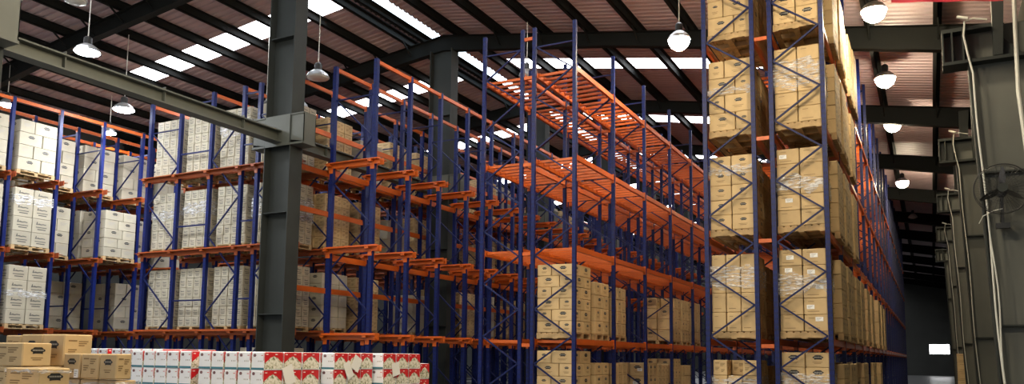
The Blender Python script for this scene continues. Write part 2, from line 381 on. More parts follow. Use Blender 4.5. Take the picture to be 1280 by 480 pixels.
# ------------------------------------------------------------------ racks
def post_mesh(h, wx=0.10, wy=0.095):
    b = MB()
    # open channel section: web plus two flanges with lips, and a foot plate
    b.box(-wx / 2, wx / 2, -wy / 2, wy / 2, 0.012, h, 'blue')
    b.box(-wx * 0.85, wx * 0.85, -wy * 0.8, wy * 0.8, 0, 0.012, 'blue')
    return b.mesh('post')
def brace_mesh(d, h, step, start=0.35, first=1):
    """zig-zag lacing between two posts d apart"""
    b = MB(); z = start; s = first; x = d / 2 - 0.05
    b.bar((-x, 0, start), (x, 0, start), 0.03, 0.035, 'bluebar', (0, 1, 0))
    while z + step < h - 0.06:
        b.bar((-s * x, 0, z), (s * x, 0, z + step), 0.03, 0.035, 'bluebar', (0, 1, 0)); s = -s; z += step
    b.bar((-x, 0, z), (x, 0, z), 0.03, 0.035, 'bluebar', (0, 1, 0))
    return b.mesh('upright_frame')
H = 8.73
def frame(root, xa, xb, y, pm, bm, ends=None):
    """one upright frame across x at y: lacing is the part, its posts are sub-parts"""
    ox, oy, _ = root.location
    f = link('upright_frame', bm, root, ((xa + xb) / 2 - ox, y - oy, 0))
    d = (xb - xa) / 2
    for s in (-1, 1): link('post', pm, f, (s * d, 0, 0))
    return f
PM = post_mesh(H)

def selective(label, ox, rows, levels, ys, spacer_x, height, decks, label_group=None):
    """double-row pallet rack; rows = [(xa, xb)], decks(row, level, bay) tells whether skid bars lie there"""
    root = empty('pallet_rack', (ox, ys[0], 0)); tag(root, label, 'rack')
    pm = post_mesh(height, 0.078, 0.07)
    for r, (xa, xb) in enumerate(rows):
        bm = brace_mesh(xb - xa, height, 0.57, 0.3, 1 if r else -1)
        for y in ys: frame(root, xa, xb, y, pm, bm)
    L = ys[1] - ys[0] - 0.1
    bb = MB(); bb.box(-0.022, 0.022, 0, L, -0.115, 0, 'orange'); bb.box(-0.032, -0.022, 0, L, -0.115, -0.04, 'orange'); bb.box(0.022, 0.030, 0, L, -0.115, -0.05, 'orange')
    for y in (0, L - 0.012): bb.box(-0.036, 0.036, y, y + 0.012, -0.18, 0.03, 'orange')
    spots = []; skids = []
    for r, (xa, xb) in enumerate(rows):
        for z in levels:
            for i in range(len(ys) - 1):
                for x in (xa, xb): spots.append((x - ox, ys[i] + 0.05 - ys[0], z))
                if decks(r, z, i):
                    for k in range(8): skids.append(((xa + xb) / 2 - ox, ys[i] + 0.05 + L * (k + 0.5) / 8 - ys[0], z))
    many(root, 'load_beam', bb, spots, 100)
    d = rows[0][1] - rows[0][0]
    sk = MB(); sk.box(-d / 2 + 0.035, d / 2 - 0.035, -0.022, 0.022, -0.075, -0.02, 'orange'); sk.box(-d / 2 + 0.02, -d / 2 + 0.05, -0.025, 0.025, -0.03, 0.004, 'orange'); sk.box(d / 2 - 0.05, d / 2 - 0.02, -0.025, 0.025, -0.03, 0.004, 'orange')
    if skids: many(root, 'skid_bar', sk, skids, 100)
    xa, xb = spacer_x
    sp = MB(); sp.bar((xa + 0.05, 0, 0), (xb - 0.05, 0, 0), 0.045, 0.07, 'orange')
    many(root, 'row_spacer', sp, [(-ox, y - ys[0], z - 0.13) for y in ys[:8] for z in levels + ([height - 0.1] if height < 9 else [])], 100)
    return root

LV = [1.96, 3.89, 5.82, 7.75]
YS = [15.0 + 2.3 * k for k in range(21)]
rowsD = [(-8.63, -7.68), (-7.39, -6.44)]
selective('double-row rack of bare orange skid-bar levels between two aisles', -7.53, rowsD, LV, YS, (-7.68, -7.39), H, lambda r, z, i: i < 18)
rowsE = [(-3.70, -2.79), (-2.46, -1.55)]
selective('tall double-row rack filled with kraft cartons beside the wall aisle', -2.62, rowsE, LV, YS, (-2.79, -2.46), 10.6,
          lambda r, z, i: i > 0 and (r == 1 or i < 4))

def rail_mesh(x0, x1, posts, paint):
    b = MB()
    for s in (-1, 1):
        ya, yb = sorted((s * 0.07, s * 0.20))
        b.box(x0, x1, ya, yb, -0.012, 0, paint)
        w_ = s * 0.07
        b.box(x0, x1, min(w_, w_ + s * 0.012), max(w_, w_ + s * 0.012), -0.11, -0.012, paint)
        e = s * 0.083
        b.box(x0, x1, min(e, e - s * 0.012), max(e, e - s * 0.012), 0, 0.045, paint)
        for p in posts:
            b.box(p - 0.055, p + 0.055, min(s * 0.052, s * 0.19), max(s * 0.052, s * 0.19), -0.06, -0.013, paint)
            b.box(p - 0.055, p + 0.055, min(s * 0.05, s * 0.068), max(s * 0.05, s * 0.068), -0.22, 0.04, paint)
    return b

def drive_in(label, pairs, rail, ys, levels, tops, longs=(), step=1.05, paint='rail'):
    ox = rail[1]
    root = empty('drive_in_rack', (ox, ys[0], 0)); tag(root, label, 'rack')
    for i, (xa, xb) in enumerate(pairs):
        bm = brace_mesh(xb - xa, H, step, 0.5, 1 if i % 2 else -1)
        for y in ys: frame(root, xa, xb, y, PM, bm)
    posts = [x - ox for p in pairs for x in p]
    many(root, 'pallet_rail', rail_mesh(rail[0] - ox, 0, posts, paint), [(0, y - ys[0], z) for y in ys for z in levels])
    L = ys[1] - ys[0] - 0.1
    pb = MB(); pb.box(-0.03, 0.03, 0, L, -0.09, 0, 'orange')
    for y in (0, L - 0.01): pb.box(-0.045, 0.045, y, y + 0.01, -0.14, 0.02, 'orange')
    many(root, 'top_beam', pb, [(x - ox, y + 0.05 - ys[0], H - 0.02) for x in tops for y in ys[:-1]])
    if longs:
        lb = MB(); lb.box(-0.022, 0.022, 0, L, -0.14, 0, 'orange'); lb.box(0.022, 0.03, 0, L, -0.14, -0.05, 'orange')
        many(root, 'rear_beam', lb, [(x - ox, y + 0.05 - ys[0], z) for x, z in longs for y in ys[:-1]])
    # row ties between the frames of one line
    for i in range(len(pairs) - 1):
        a, c = pairs[i][1] + 0.05 - ox, pairs[i + 1][0] - 0.05 - ox
        t = MB(); t.bar((a, 0, 0), (c, 0, 0), 0.035, 0.04, 'bluebar')
        many(root, 'row_tie', t, [(0, y - ys[0], z) for y in ys[:8] for z in (0.9, 3.0, 5.05, 7.1, 8.5)], 100)
    return root
YB = [15.0 + 1.43 * k for k in range(18)]
YC = [14.95 + 1.43 * k for k in range(22)]
YA = [9.98 + 1.395 * k for k in range(8)]
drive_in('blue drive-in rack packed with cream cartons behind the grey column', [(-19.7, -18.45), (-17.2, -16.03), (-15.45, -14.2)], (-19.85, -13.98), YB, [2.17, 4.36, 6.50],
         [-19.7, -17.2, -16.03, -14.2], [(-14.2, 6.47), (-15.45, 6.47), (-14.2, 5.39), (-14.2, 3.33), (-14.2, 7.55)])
drive_in('empty blue drive-in rack with stubby orange rail ends in mid-hall', [(-12.88, -11.62)], (-12.98, -11.38), YC, [2.05, 4.13, 6.22],
         [-12.88, -11.62], [(-12.88, 6.1), (-12.88, 4.0)], paint='orange')
drive_in('short drive-in rack with white carton loads by the outer wall', [(-26.45, -25.2), (-23.95, -22.67)], (-27.0, -22.42), YA, [2.2, 4.4, 6.54],
         [-22.67, -23.95, -25.2, -26.45])

# ------------------------------------------------------------------ cartons
ORD = ['bottom', 'second', 'third', 'fourth', 'fifth', 'sixth', 'seventh']
NTH = 'first second third fourth fifth sixth seventh eighth ninth tenth eleventh twelfth thirteenth fourteenth fifteenth sixteenth seventeenth'.split()
NUM = ['one', 'two', 'three', 'four', 'five', 'six', 'seven', 'eight', 'nine', 'ten', 'eleven', 'twelve', 'thirteen', 'fourteen', 'fifteen', 'sixteen', 'seventeen', 'eighteen', 'nineteen', 'twenty']
def chamfer(b, dx, dy, dz, m, c=0.011):
    k = b.mi(m); x, y = dx / 2, dy / 2
    base = len(b.v); idx = {}
    for i in (-1, 1):
        for j in (-1, 1):
            for l in (0, 1):
                zz = l * dz; zs = c if l == 0 else -c
                for ax in range(3):
                    p = [i * x, j * y, zz]
                    if ax != 0: p[0] -= i * c
                    if ax != 1: p[1] -= j * c
                    if ax != 2: p[2] += zs
                    idx[(i, j, l, ax)] = len(b.v); b.v.append(tuple(p))
    def q(*v): b.f.append(tuple(idx[t] for t in v)); b.m.append(k)
    for s in (-1, 1):
        r = lambda l: l if s > 0 else l[::-1]
        q(*r([(s, -1, 0, 0), (s, 1, 0, 0), (s, 1, 1, 0), (s, -1, 1, 0)]))
        q(*r([(1, s, 0, 1), (-1, s, 0, 1), (-1, s, 1, 1), (1, s, 1, 1)]))
        l = 1 if s > 0 else 0
        q(*r([(-1, -1, l, 2), (1, -1, l, 2), (1, 1, l, 2), (-1, 1, l, 2)]))
    for i in (-1, 1):
        for j in (-1, 1):
            q((i, j, 0, 0), (i, j, 0, 1), (i, j, 1, 1), (i, j, 1, 0))
    for i in (-1, 1):
        for l in (0, 1):
            q((i, -1, l, 0), (i, 1, l, 0), (i, 1, l, 2), (i, -1, l, 2))
            q((-1, i, l, 1), (1, i, l, 1), (1, i, l, 2), (-1, i, l, 2))
    for i in (-1, 1):
        for j in (-1, 1):
            for l in (0, 1): q((i, j, l, 0), (i, j, l, 1), (i, j, l, 2))

BADGE = [(-0.30, 0.36), (-0.22, 0.42), (0.22, 0.42), (0.30, 0.36), (0.33, 0.24), (0.44, 0.16), (0.5, 0.0), (0.44, -0.12), (0.33, -0.18), (0.34, -0.42), (0.16, -0.36), (-0.16, -0.36), (-0.34, -0.42), (-0.33, -0.18), (-0.44, -0.12), (-0.5, 0.0), (-0.44, 0.16), (-0.33, 0.24)]
def face_print(b, side, dx, dy, dz, marks):
    """marks: (kind, material, u, v, w, h) with u, v from the middle of the face, drawn just proud of it"""
    e = 0.0016
    def P(u, v, k=1):
        z = dz / 2 + v
        if side == 0: return (u, -dy / 2 - e * k, z)
        if side == 1: return (dx / 2 + e * k, u, z)
        if side == 2: return (-u, dy / 2 + e * k, z)
        return (-dx / 2 - e * k, -u, z)
    for kind, m, u, v, w_, h_ in marks:
        if kind == 'rect': b.face([P(u - w_ / 2, v - h_ / 2), P(u + w_ / 2, v - h_ / 2), P(u + w_ / 2, v + h_ / 2), P(u - w_ / 2, v + h_ / 2)], m)
        elif kind == 'badge':
            b.face([P(u + p * w_, v + q * h_ * 1.0) for p, q in reversed(BADGE)], m)
            n = 7
            for i in range(n):
                c = u + (i - (n - 1) / 2) * w_ * 0.105
                b.face([P(c - w_ * 0.036, v - h_ * 0.04, 2), P(c + w_ * 0.036, v - h_ * 0.04, 2), P(c + w_ * 0.036, v + h_ * 0.13, 2), P(c - w_ * 0.036, v + h_ * 0.13, 2)], 'greyink')
        elif kind == 'lines':
            for i in range(3):
                l = w_ * (1, 0.85, 0.6)[i]; y = v - i * h_
                b.face([P(u - w_ / 2, y - h_ * 0.25), P(u - w_ / 2 + l, y - h_ * 0.25), P(u - w_ / 2 + l, y + h_ * 0.25), P(u - w_ / 2, y + h_ * 0.25)], m)
        elif kind == 'script':
            pts = [(-0.5, -0.3), (-0.42, 0.5), (-0.34, 0.45), (-0.36, -0.05), (-0.2, 0.12), (0.0, 0.0), (0.2, 0.1), (0.5, 0.0), (0.5, -0.22), (0.2, -0.15), (0.0, -0.28), (-0.25, -0.2)]
            b.face([P(u + p * w_, v + q * h_) for p, q in reversed(pts)], m)
        elif kind == 'wave':
            # red field with a scalloped lower edge
            n = 10; lo = []
            for i in range(n + 1):
                t = i / n; lo.append((u - w_ / 2 + w_ * t, v - h_ / 2 + h_ * (0.02 + 0.66 * math.sin(math.pi * t) ** 1.3 * (1 if i % 2 else 0.86))))
            for i in range(n):
                b.face([P(*lo[i]), P(*lo[i + 1]), P(lo[i + 1][0], v + h_ / 2), P(lo[i][0], v + h_ / 2)], m)
def carton_template(style, dx, dy, dz):
    b = MB()
    body = {'badge': 'kraft', 'text': 'kraft', 'plain': 'kraft', 'bigbadge': 'kraft', 'script': 'cream', 'creambadge': 'cream', 'white': 'white', 'logofront': 'kraft', 'logoside': 'kraft'}[style]
    chamfer(b, dx, dy, dz, body)
    tw = 0.05
    if style != 'white':
        for s in (0, 1):
            pass
        b.face([(-dx / 2 + 0.01, -tw / 2, dz + 0.0012), (dx / 2 - 0.01, -tw / 2, dz + 0.0012), (dx / 2 - 0.01, tw / 2, dz + 0.0012), (-dx / 2 + 0.01, tw / 2, dz + 0.0012)], 'tape')
    for side in range(4):
        W = dx if side in (0, 2) else dy
        if style in ('badge', 'bigbadge', 'creambadge') or (style == 'logofront' and side in (0, 2)) or (style == 'logoside' and side in (1, 3)):
            big = {'bigbadge': 0.42, 'logofront': 0.46, 'logoside': 0.46}.get(style, 0.27)
            bw = min(big * W + 0.02, 0.24); bh = bw * 0.52
            ink = 'ink'
            mk = [('badge', ink, 0.02 * W, dz * 0.17, bw, bh), ('rect', 'brownink' if body == 'kraft' else 'greyink', 0, -dz * 0.14, W * 0.42, 0.008), ('rect', 'brownink' if body == 'kraft' else 'greyink', 0, -dz * 0.22, W * 0.30, 0.010)]
            if style == 'creambadge' and W < 0.5: mk = [('lines', 'greyink', 0, dz * 0.2, W * 0.55, 0.035)]
        elif style in ('text', 'plain', 'logofront', 'logoside'):
            mk = [('rect', 'brownink', -W * 0.2, dz * 0.3, W * 0.3, 0.014), ('lines', 'brownink', W * 0.18, dz * 0.28, W * 0.34, 0.022), ('lines', 'brownink', -W * 0.2, dz * 0.02, W * 0.3, 0.022), ('lines', 'brownink', W * 0.2, -dz * 0.12, W * 0.26, 0.02)]
            if style == 'plain': mk = [('rect', 'brownink', -W * 0.1, -dz * 0.3, W * 0.5, 0.010), ('rect', 'brownink', -W * 0.2, dz * 0.3, W * 0.25, 0.010)]
        elif style == 'script':
            mk = [('script', 'darkink', -W * 0.02, dz * 0.16, W * 0.56, dz * 0.28), ('rect', 'darkink', 0, -dz * 0.09, W * 0.6, dz * 0.06), ('rect', 'darkink', 0.02 * W, -dz * 0.24, W * 0.46, dz * 0.07)]
        elif style == 'white':
            if side in (0, 2):
                mk = [('rect', 'teal', 0, -dz * 0.43, W * 0.98, dz * 0.11), ('badge', 'logored', -W * 0.24, dz * 0.30, W * 0.24, dz * 0.20), ('rect', 'red', W * 0.33, dz * 0.30, W * 0.14, dz * 0.035)]
                for i in range(3): mk.append(('rect', 'greyink', W * (0.06 + 0.13 * i), -dz * 0.02, W * 0.055, dz * 0.07))
                mk.append(('rect', 'red', W * 0.48, dz * 0.24, W * 0.035, dz * 0.46))
            else:
                mk = [('rect', 'picture', 0, -dz * 0.06, W * 0.98, dz * 0.80), ('rect', 'white', 0, -dz * 0.475, W * 0.98, dz * 0.04)]
                mk2 = [('wave', 'red', 0, dz * 0.17, W * 0.97, dz * 0.62)]
                face_print(b, side, dx, dy, dz, mk)
                e = 0.0008
                bb = MB(); face_print(bb, side, dx + 2 * e, dy + 2 * e, dz, mk2); b.add(bb, Matrix.Identity(4))
                mk = []
                bb = MB(); face_print(bb, side, dx + 4 * e, dy + 4 * e, dz, [('rect', 'paper', -W * 0.36, dz * 0.36, W * 0.12, dz * 0.05), ('rect', 'paper', W * 0.12, dz * 0.36, W * 0.12, dz * 0.05)]); b.add(bb, Matrix.Identity(4))
        face_print(b, side, dx, dy, dz, mk)
    return b
TEMPL = {}; REST = MB(); NCART = [0]; KEPT = []
def template(style, dx, dy, dz):
    k = (style, round(dx, 3), round(dy, 3), round(dz, 3))
    if k not in TEMPL: TEMPL[k] = [carton_template(*k), None]
    return TEMPL[k]
KINDN = {'badge': 'kraft_carton', 'text': 'kraft_carton', 'plain': 'kraft_carton', 'bigbadge': 'kraft_carton', 'logofront': 'kraft_carton', 'logoside': 'kraft_carton', 'script': 'cream_carton', 'creambadge': 'cream_carton', 'white': 'white_carton'}
def sticker(o, dx, dy, dz, u, v, w_=0.13, h_=0.075, side=0):
    b = MB(); e = 0.004
    def bx(u0, u1, v0, v1, t, m):
        if side == 0: b.box(u0, u1, -dy / 2 - e - t, -dy / 2 - 0.002, v0, v1, m)
        else: b.box(dx / 2 + 0.002, dx / 2 + e + t, u0, u1, v0, v1, m)
    z = dz / 2 + v
    bx(u - w_ / 2, u + w_ / 2, z - h_ / 2, z + h_ / 2, 0.0, 'paper')
    for i in range(3): bx(u - w_ * 0.38, u + w_ * (0.3 - 0.15 * i), z + h_ * (0.22 - 0.24 * i), z + h_ * (0.30 - 0.24 * i), 0.0015, 'greyink')
    s = b.build('sticker', o); s['label'] = 'white paper sticker'
    return s
def carton(style, x, y, z, dx, dy, dz, label, group, rz=0.0, stick=None):
    t = template(style, dx, dy, dz); n = NCART[0]; NCART[0] += 1
    if KEEP is not None and n not in KEEP:
        REST.add(t[0], Matrix.Translation((x, y, z)) @ Matrix.Rotation(rz, 4, 'Z')); return None
    if t[1] is None: t[1] = t[0].mesh('carton')
    o = link(KINDN[style], t[1], None, (x, y, z), rz)
    tag(o, label, 'carton', group); o['n'] = n
    KEPT.append(o)
    if stick: sticker(o, dx, dy, dz, *stick)
    return o

def pallet_builder(dx, dy, h=0.13):
    parts = {}
    b = MB(); n = 7; w_ = dx / (n * 1.25)
    for i in range(n):
        x = -dx / 2 + (dx - w_) * i / (n - 1); b.box(x, x + w_, -dy / 2, dy / 2, h - 0.02, h, 'wood')
    parts['top_deck'] = b
    b = MB(); b.box(-dx / 2, dx / 2, -0.05, 0.05, 0.018, h - 0.02, 'wood'); parts['stringer'] = b
    b = MB()
    for x in (-dx / 2, -0.05, dx / 2 - 0.1): b.box(x, x + 0.1, -dy / 2, dy / 2, 0, 0.018, 'wood')
    parts['bottom_deck'] = b
    return parts
def pallet_block(dx, dy, h=0.13):
    """pallet whose front shows blocks and openings along x and y"""
    b = MB(); n = 6
    for i in range(n):
        y = -dy / 2 + (dy - 0.1) * i / (n - 1); b.box(-dx / 2, dx / 2, y, y + 0.1, h - 0.018, h, 'wood')
    for x in (-dx / 2, -0.05, dx / 2 - 0.1):
        b.box(x, x + 0.1, -dy / 2, dy / 2, h - 0.036, h - 0.018, 'wood'); b.box(x, x + 0.1, -dy / 2, dy / 2, 0, 0.018, 'wood')
        for y in (-dy / 2, -0.05, dy / 2 - 0.1): b.box(x, x + 0.1, y, y + 0.1, 0.018, h - 0.036, 'wood')
    return b
PAL = {}
def pallet(x, y, z, dx, dy, label, group, parts=False):
    k = (round(dx, 2), round(dy, 2))
    if parts:
        if (k, 'p') not in PAL: PAL[(k, 'p')] = {n: q.mesh(n) for n, q in pallet_builder(*k).items()}
        P = PAL[(k, 'p')]; r = empty('wooden_pallet', (x, y, z))
        link('top_deck', P['top_deck'], r); link('bottom_deck', P['bottom_deck'], r)
        for sy in (-dy / 2 + 0.05, 0, dy / 2 - 0.05): link('stringer', P['stringer'], r, (0, sy, 0))
    else:
        if k not in PAL: PAL[k] = pallet_block(*k).mesh('wooden_pallet')
        r = link('wooden_pallet', PAL[k], None, (x, y, z))
    return tag(r, label, 'pallet', group)

def load(phrase, group, x0, x1, y0, y1, z, style, nx, ny, nl, h, mode='grid', stick=0.0, parts=False, gap=0.011, pal=True, skip=(), style2=None, ph=0.13):
    """a palletised stack between x0..x1, y0..y1 standing at height z; only its outer cartons exist"""
    if pal: pallet((x0 + x1) / 2, (y0 + y1) / 2, z + 0.001, x1 - x0, y1 - y0, 'wooden pallet under the ' + group_word(style) + ' stack, ' + phrase, 'pallets under carton loads', parts)
    zb = z + (ph + 0.003 if pal else 0.0)
    rnd = random.Random(hash(phrase) % 99991 if False else sum(ord(c) * (i + 1) for i, c in enumerate(phrase)))
    W, D = x1 - x0, y1 - y0; tone = group_word(style)
    for l in range(nl):
        zz = zb + l * (h + 0.003)
        lay = 'top layer' if l == nl - 1 else ORD[l] + ' layer'
        if mode == 'grid':
            cx, cy = W / nx, D / ny
            for i in range(nx):
                for j in range(ny):
                    if 0 < i < nx - 1 and 0 < j < ny - 1 and l < nl - 1: continue
                    if (l, i, j) in skip: continue
                    if j == 0: pos = 'front column ' + NUM[i]
                    elif i == nx - 1: pos = 'side column ' + NUM[j]
                    else: pos = 'row %s column %s' % (NUM[j], NUM[i])
                    sk = (rnd.uniform(-0.1, 0.1), rnd.uniform(-0.02, 0.07)) if j == 0 and rnd.random() < stick else None
                    st = style2 if style2 and rnd.random() < 0.3 else style
                    carton(st, x0 + (i + 0.5) * cx + rnd.uniform(-0.002, 0.002), y0 + (j + 0.5) * cy + rnd.uniform(-0.006, 0.006), zz, cx - gap - 0.004, cy - gap - 0.008, h,
                           '%s carton, %s, %s, %s' % (tone, lay, pos, phrase), group, 0.0, sk)
        else:
            a, c = mode
            sx, sy = W / (a + c), D / (a + c)
            al, cl = a, c
            flip = l % 2
            quad = [(0, a, 0, c, 'long face forward'), (a, a + c, 0, a, 'short end forward'), (c, a + c, a, a + c, 'long one behind'), (0, c, c, a + c, 'short one behind')]
            for u0, u1, v0, v1, nm in quad:
                u0, u1, v0, v1 = u0 * sx, u1 * sx, v0 * sy, v1 * sy
                if flip: u0, u1 = W - u1, W - u0
                carton(style, x0 + (u0 + u1) / 2, y0 + (v0 + v1) / 2 + rnd.uniform(-0.006, 0.006), zz, u1 - u0 - 0.016, v1 - v0 - 0.018, h,
                       '%s carton, %s, %s, %s' % (tone, lay, nm, phrase), group)
def group_word(style): return {'kraft_carton': 'kraft', 'cream_carton': 'cream', 'white_carton': 'white'}[KINDN[style]]

def film_band(x0, x1, y0, y1, z0, z1, label, seed=1, wob=0.05, lift=0.012, caps=True):
    """crinkled band of stretch film round a load"""
    r = random.Random(seed); b = MB(); k = b.mi('film')
    per = [(x0 - lift, y0 - lift), (x1 + lift, y0 - lift), (x1 + lift, y1 + lift), (x0 - lift, y1 + lift)]
    pts = []
    for i in range(4):
        p, q = per[i], per[(i + 1) % 4]; n = 9
        for t in range(n): pts.append((p[0] + (q[0] - p[0]) * t / n, p[1] + (q[1] - p[1]) * t / n))
    rows = 4; base = len(b.v); N = len(pts)
    dz0 = [r.uniform(-wob, wob) for _ in pts]; dz1 = [r.uniform(-wob, wob) for _ in pts]
    cx, cy = (x0 + x1) / 2, (y0 + y1) / 2
    for q in range(rows + 1):
        t = q / rows
        for i, (x, y) in enumerate(pts):
            f = 1 + r.uniform(0.0, 0.012)
            b.v.append((cx + (x - cx) * f, cy + (y - cy) * f, (z0 + dz0[i]) * (1 - t) + (z1 + dz1[i]) * t))
    for q in range(rows):
        for i in range(N):
            j = (i + 1) % N
            b.f.append((base + q * N + i, base + q * N + j, base + (q + 1) * N + j, base + (q + 1) * N + i)); b.m.append(k)
    o = b.build('stretch_film'); tag(o, label, 'film', 'bands of clear stretch film'); return o

# --- E, the filled rack: inner row (far from the wall aisle) and aisle row
LN = {0: 'floor level', 1: 'level one', 2: 'level two', 3: 'level three', 4: 'level four'}
def eload(row, lev, k, style, nx, ny, nl, h, mode='grid', stick=0.0, style2=None, dx=(0, 0), skip=()):
    xa, xb = rowsE[row]
    y0 = 15.08 + 2.3 * (k // 2) + (1.08 if k % 2 else 0.02)
    z = 0.001 if lev == 0 else LV[lev - 1] + 0.006
    rn = ('inner row', 'aisle row')[row]
    load('%s pallet, %s, %s, filled rack' % (NTH[k], LN[lev], rn), 'cartons in the filled rack', xa + 0.045 + dx[0], xb - 0.045 + dx[1], y0, y0 + 1.02, z, style, nx, ny, nl, h, mode, stick, parts=(k == 0), style2=style2, skip=skip)
# first pallets, seen end-on
eload(0, 0, 0, 'text', 3, 3, 5, 0.285, style2='plain', skip=[(4, 1, 0)])
eload(0, 1, 0, 'plain', 3, 3, 4, 0.36)
eload(0, 2, 0, 'badge', 2, 2, 5, 0.282)
eload(0, 3, 0, 'badge', 0, 0, 4, 0.345, (0.56, 0.34))
eload(0, 4, 0, 'badge', 0, 0, 5, 0.345, (0.56, 0.34))
eload(1, 0, 0, 'bigbadge', 2, 3, 6, 0.262)
eload(1, 1, 0, 'plain', 2, 3, 5, 0.295, stick=0.75)
eload(1, 2, 0, 'plain', 2, 3, 5, 0.285, stick=0.6)
eload(1, 3, 0, 'plain', 2, 3, 5, 0.285)
eload(1, 4, 0, 'bigbadge', 2, 3, 6, 0.285)
for lev in (0, 1, 2, 3, 4): eload(0, lev, 1, 'plain', 2, 2, 4, 0.33)
for lev, ks in ((0, (1, 2, 3, 5, 6, 8, 9, 11)), (1, (1, 2, 3, 4, 5, 7, 9, 11, 13, 15)), (2, (1, 2, 3, 4)), (3, (1, 2, 3, 4)), (4, (1, 2, 3, 4, 5))):
    for k in ks:
        if k % 3 == 1: eload(1, lev, k, 'badge', 2, 3, 5, 0.275, dx=(0.05, 0.15))
        elif k % 3 == 2: eload(1, lev, k, 'badge', 0, 0, 4, 0.345, (0.56, 0.34), dx=(0.05, 0.17))
        else: eload(1, lev, k, 'plain', 2, 3, 5, 0.275, dx=(0.03, 0.12))
# --- D, the bare rack with a few loads low down
def dload(lev, tag_, y0, y1, style, nx, ny, nl, h, mode='grid', x=(-7.34, -6.49), stick=0.0, parts=False, style2=None, skip=()):
    z = 0.001 if lev == 0 else LV[lev - 1] + 0.006
    load('%s pallet on %s of bare rack' % (tag_, LN[lev]), 'cartons low in the bare rack', x[0], x[1], y0, y1, z, style, nx, ny, nl, h, mode, stick, parts, style2=style2, skip=skip)
dload(1, 'nearest', 15.1, 16.05, 'badge', 0, 0, 6, 0.235, (0.52, 0.34), parts=True)
dload(1, 'second', 16.3, 17.15, 'badge', 0, 0, 4, 0.285, (0.5, 0.34), parts=True)
dload(1, 'third', 17.4, 18.3, 'badge', 2, 3, 4, 0.28, style2='plain')
dload(1, 'fourth', 22.1, 23.05, 'badge', 2, 3, 4, 0.3, style2='plain', skip=[(3, 1, 0)])
dload(1, 'fifth', 23.2, 24.1, 'badge', 2, 3, 4, 0.3, style2='plain', skip=[(3, 0, 0)])
dload(1, 'sixth', 24.35, 25.3, 'plain', 2, 3, 4, 0.3)
dload(0, 'nearest', 15.1, 16.05, 'badge', 0, 0, 6, 0.262, (0.52, 0.34))
dload(0, 'second', 16.3, 17.15, 'badge', 2, 2, 5, 0.265, stick=0.4)
dload(0, 'third', 17.4, 18.4, 'plain', 2, 3, 5, 0.262)
dload(0, 'fourth', 19.7, 20.7, 'bigbadge', 2, 3, 4, 0.33, stick=0.5)
dload(0, 'fifth', 20.85, 21.8, 'text', 2, 3, 4, 0.32)
dload(0, 'sixth', 22.1, 23.0, 'badge', 2, 3, 5, 0.285)
dload(0, 'seventh', 23.2, 24.1, 'plain', 2, 3, 4, 0.31)

# --- B, the packed drive-in rack
LB = [2.17, 4.36, 6.50]
BX = [(-19.66, -18.56), (-18.38, -17.28), (-17.06, -15.96), (-15.74, -14.64)]
for li, z in enumerate(LB):
    for i, (xa, xb) in enumerate(BX):
        load('%s pallet, %s, end of packed rack' % (ORD[i] if i else 'first', LN[li + 1]), 'cartons in the packed drive-in rack', xa, xb, 15.16, 16.26, z + 0.002, 'script', 4, 4, 6, 0.262, gap=0.010)
    for k in range(1, 15):
        if (k, li) in ((6, 1), (9, 2), (11, 0), (10, 1), (3, 0)): continue
        y0 = 15.0 + 1.43 * k + 0.16
        load('rear of %s lane, %s, packed rack' % (NTH[k], LN[li + 1]), 'cartons in the packed drive-in rack', -15.62, -14.52, y0, y0 + 1.08, z + 0.002, 'creambadge' if (k + li) % 3 == 1 else 'text', 2 if (k + li) % 2 else 3, 3, 5 if (k + li) % 4 else 4, 0.295)
load('floor pallet at the end of packed rack', 'cartons in the packed drive-in rack', -16.0, -14.7, 15.2, 16.2, 0.001, 'creambadge', 2, 2, 4, 0.40)
# --- A, the short drive-in rack
LA = [2.2, 4.4, 6.54]
def aload(lane, lev, d, style, nx, ny, nl, h, mode='grid'):
    y0 = YA[lane] + 0.15; xb = -22.52 - 1.25 * d
    load('%s lane %s pallet, %s, short rack' % (NTH[lane], NTH[d], LN[lev + 1]), 'cartons in the short drive-in rack', xb - 1.1, xb, y0, y0 + 1.09, LA[lev] + 0.002, style, nx, ny, nl, h, mode)
aload(2, 2, 0, 'creambadge', 0, 0, 4, 0.36, (0.66, 0.42)); aload(2, 1, 0, 'script', 2, 2, 4, 0.405); aload(2, 0, 0, 'script', 2, 2, 4, 0.405)
aload(1, 2, 0, 'creambadge', 0, 0, 4, 0.36, (0.66, 0.42)); aload(1, 1, 0, 'script', 2, 2, 4, 0.405); aload(1, 0, 0, 'script', 2, 2, 4, 0.405)
aload(4, 1, 0, 'creambadge', 0, 0, 5, 0.285, (0.62, 0.46))
for lane, lev, d in ((3, 2, 1), (4, 2, 1), (5, 2, 1), (3, 1, 1), (3, 0, 2), (4, 0, 2), (5, 0, 1), (5, 1, 1), (4, 0, 3), (3, 2, 2), (4, 2, 2), (4, 1, 1), (3, 1, 2), (6, 2, 1), (6, 1, 1), (6, 0, 1)):
    aload(lane, lev, d, 'creambadge', 0, 0, 4, 0.375, (0.66, 0.42))

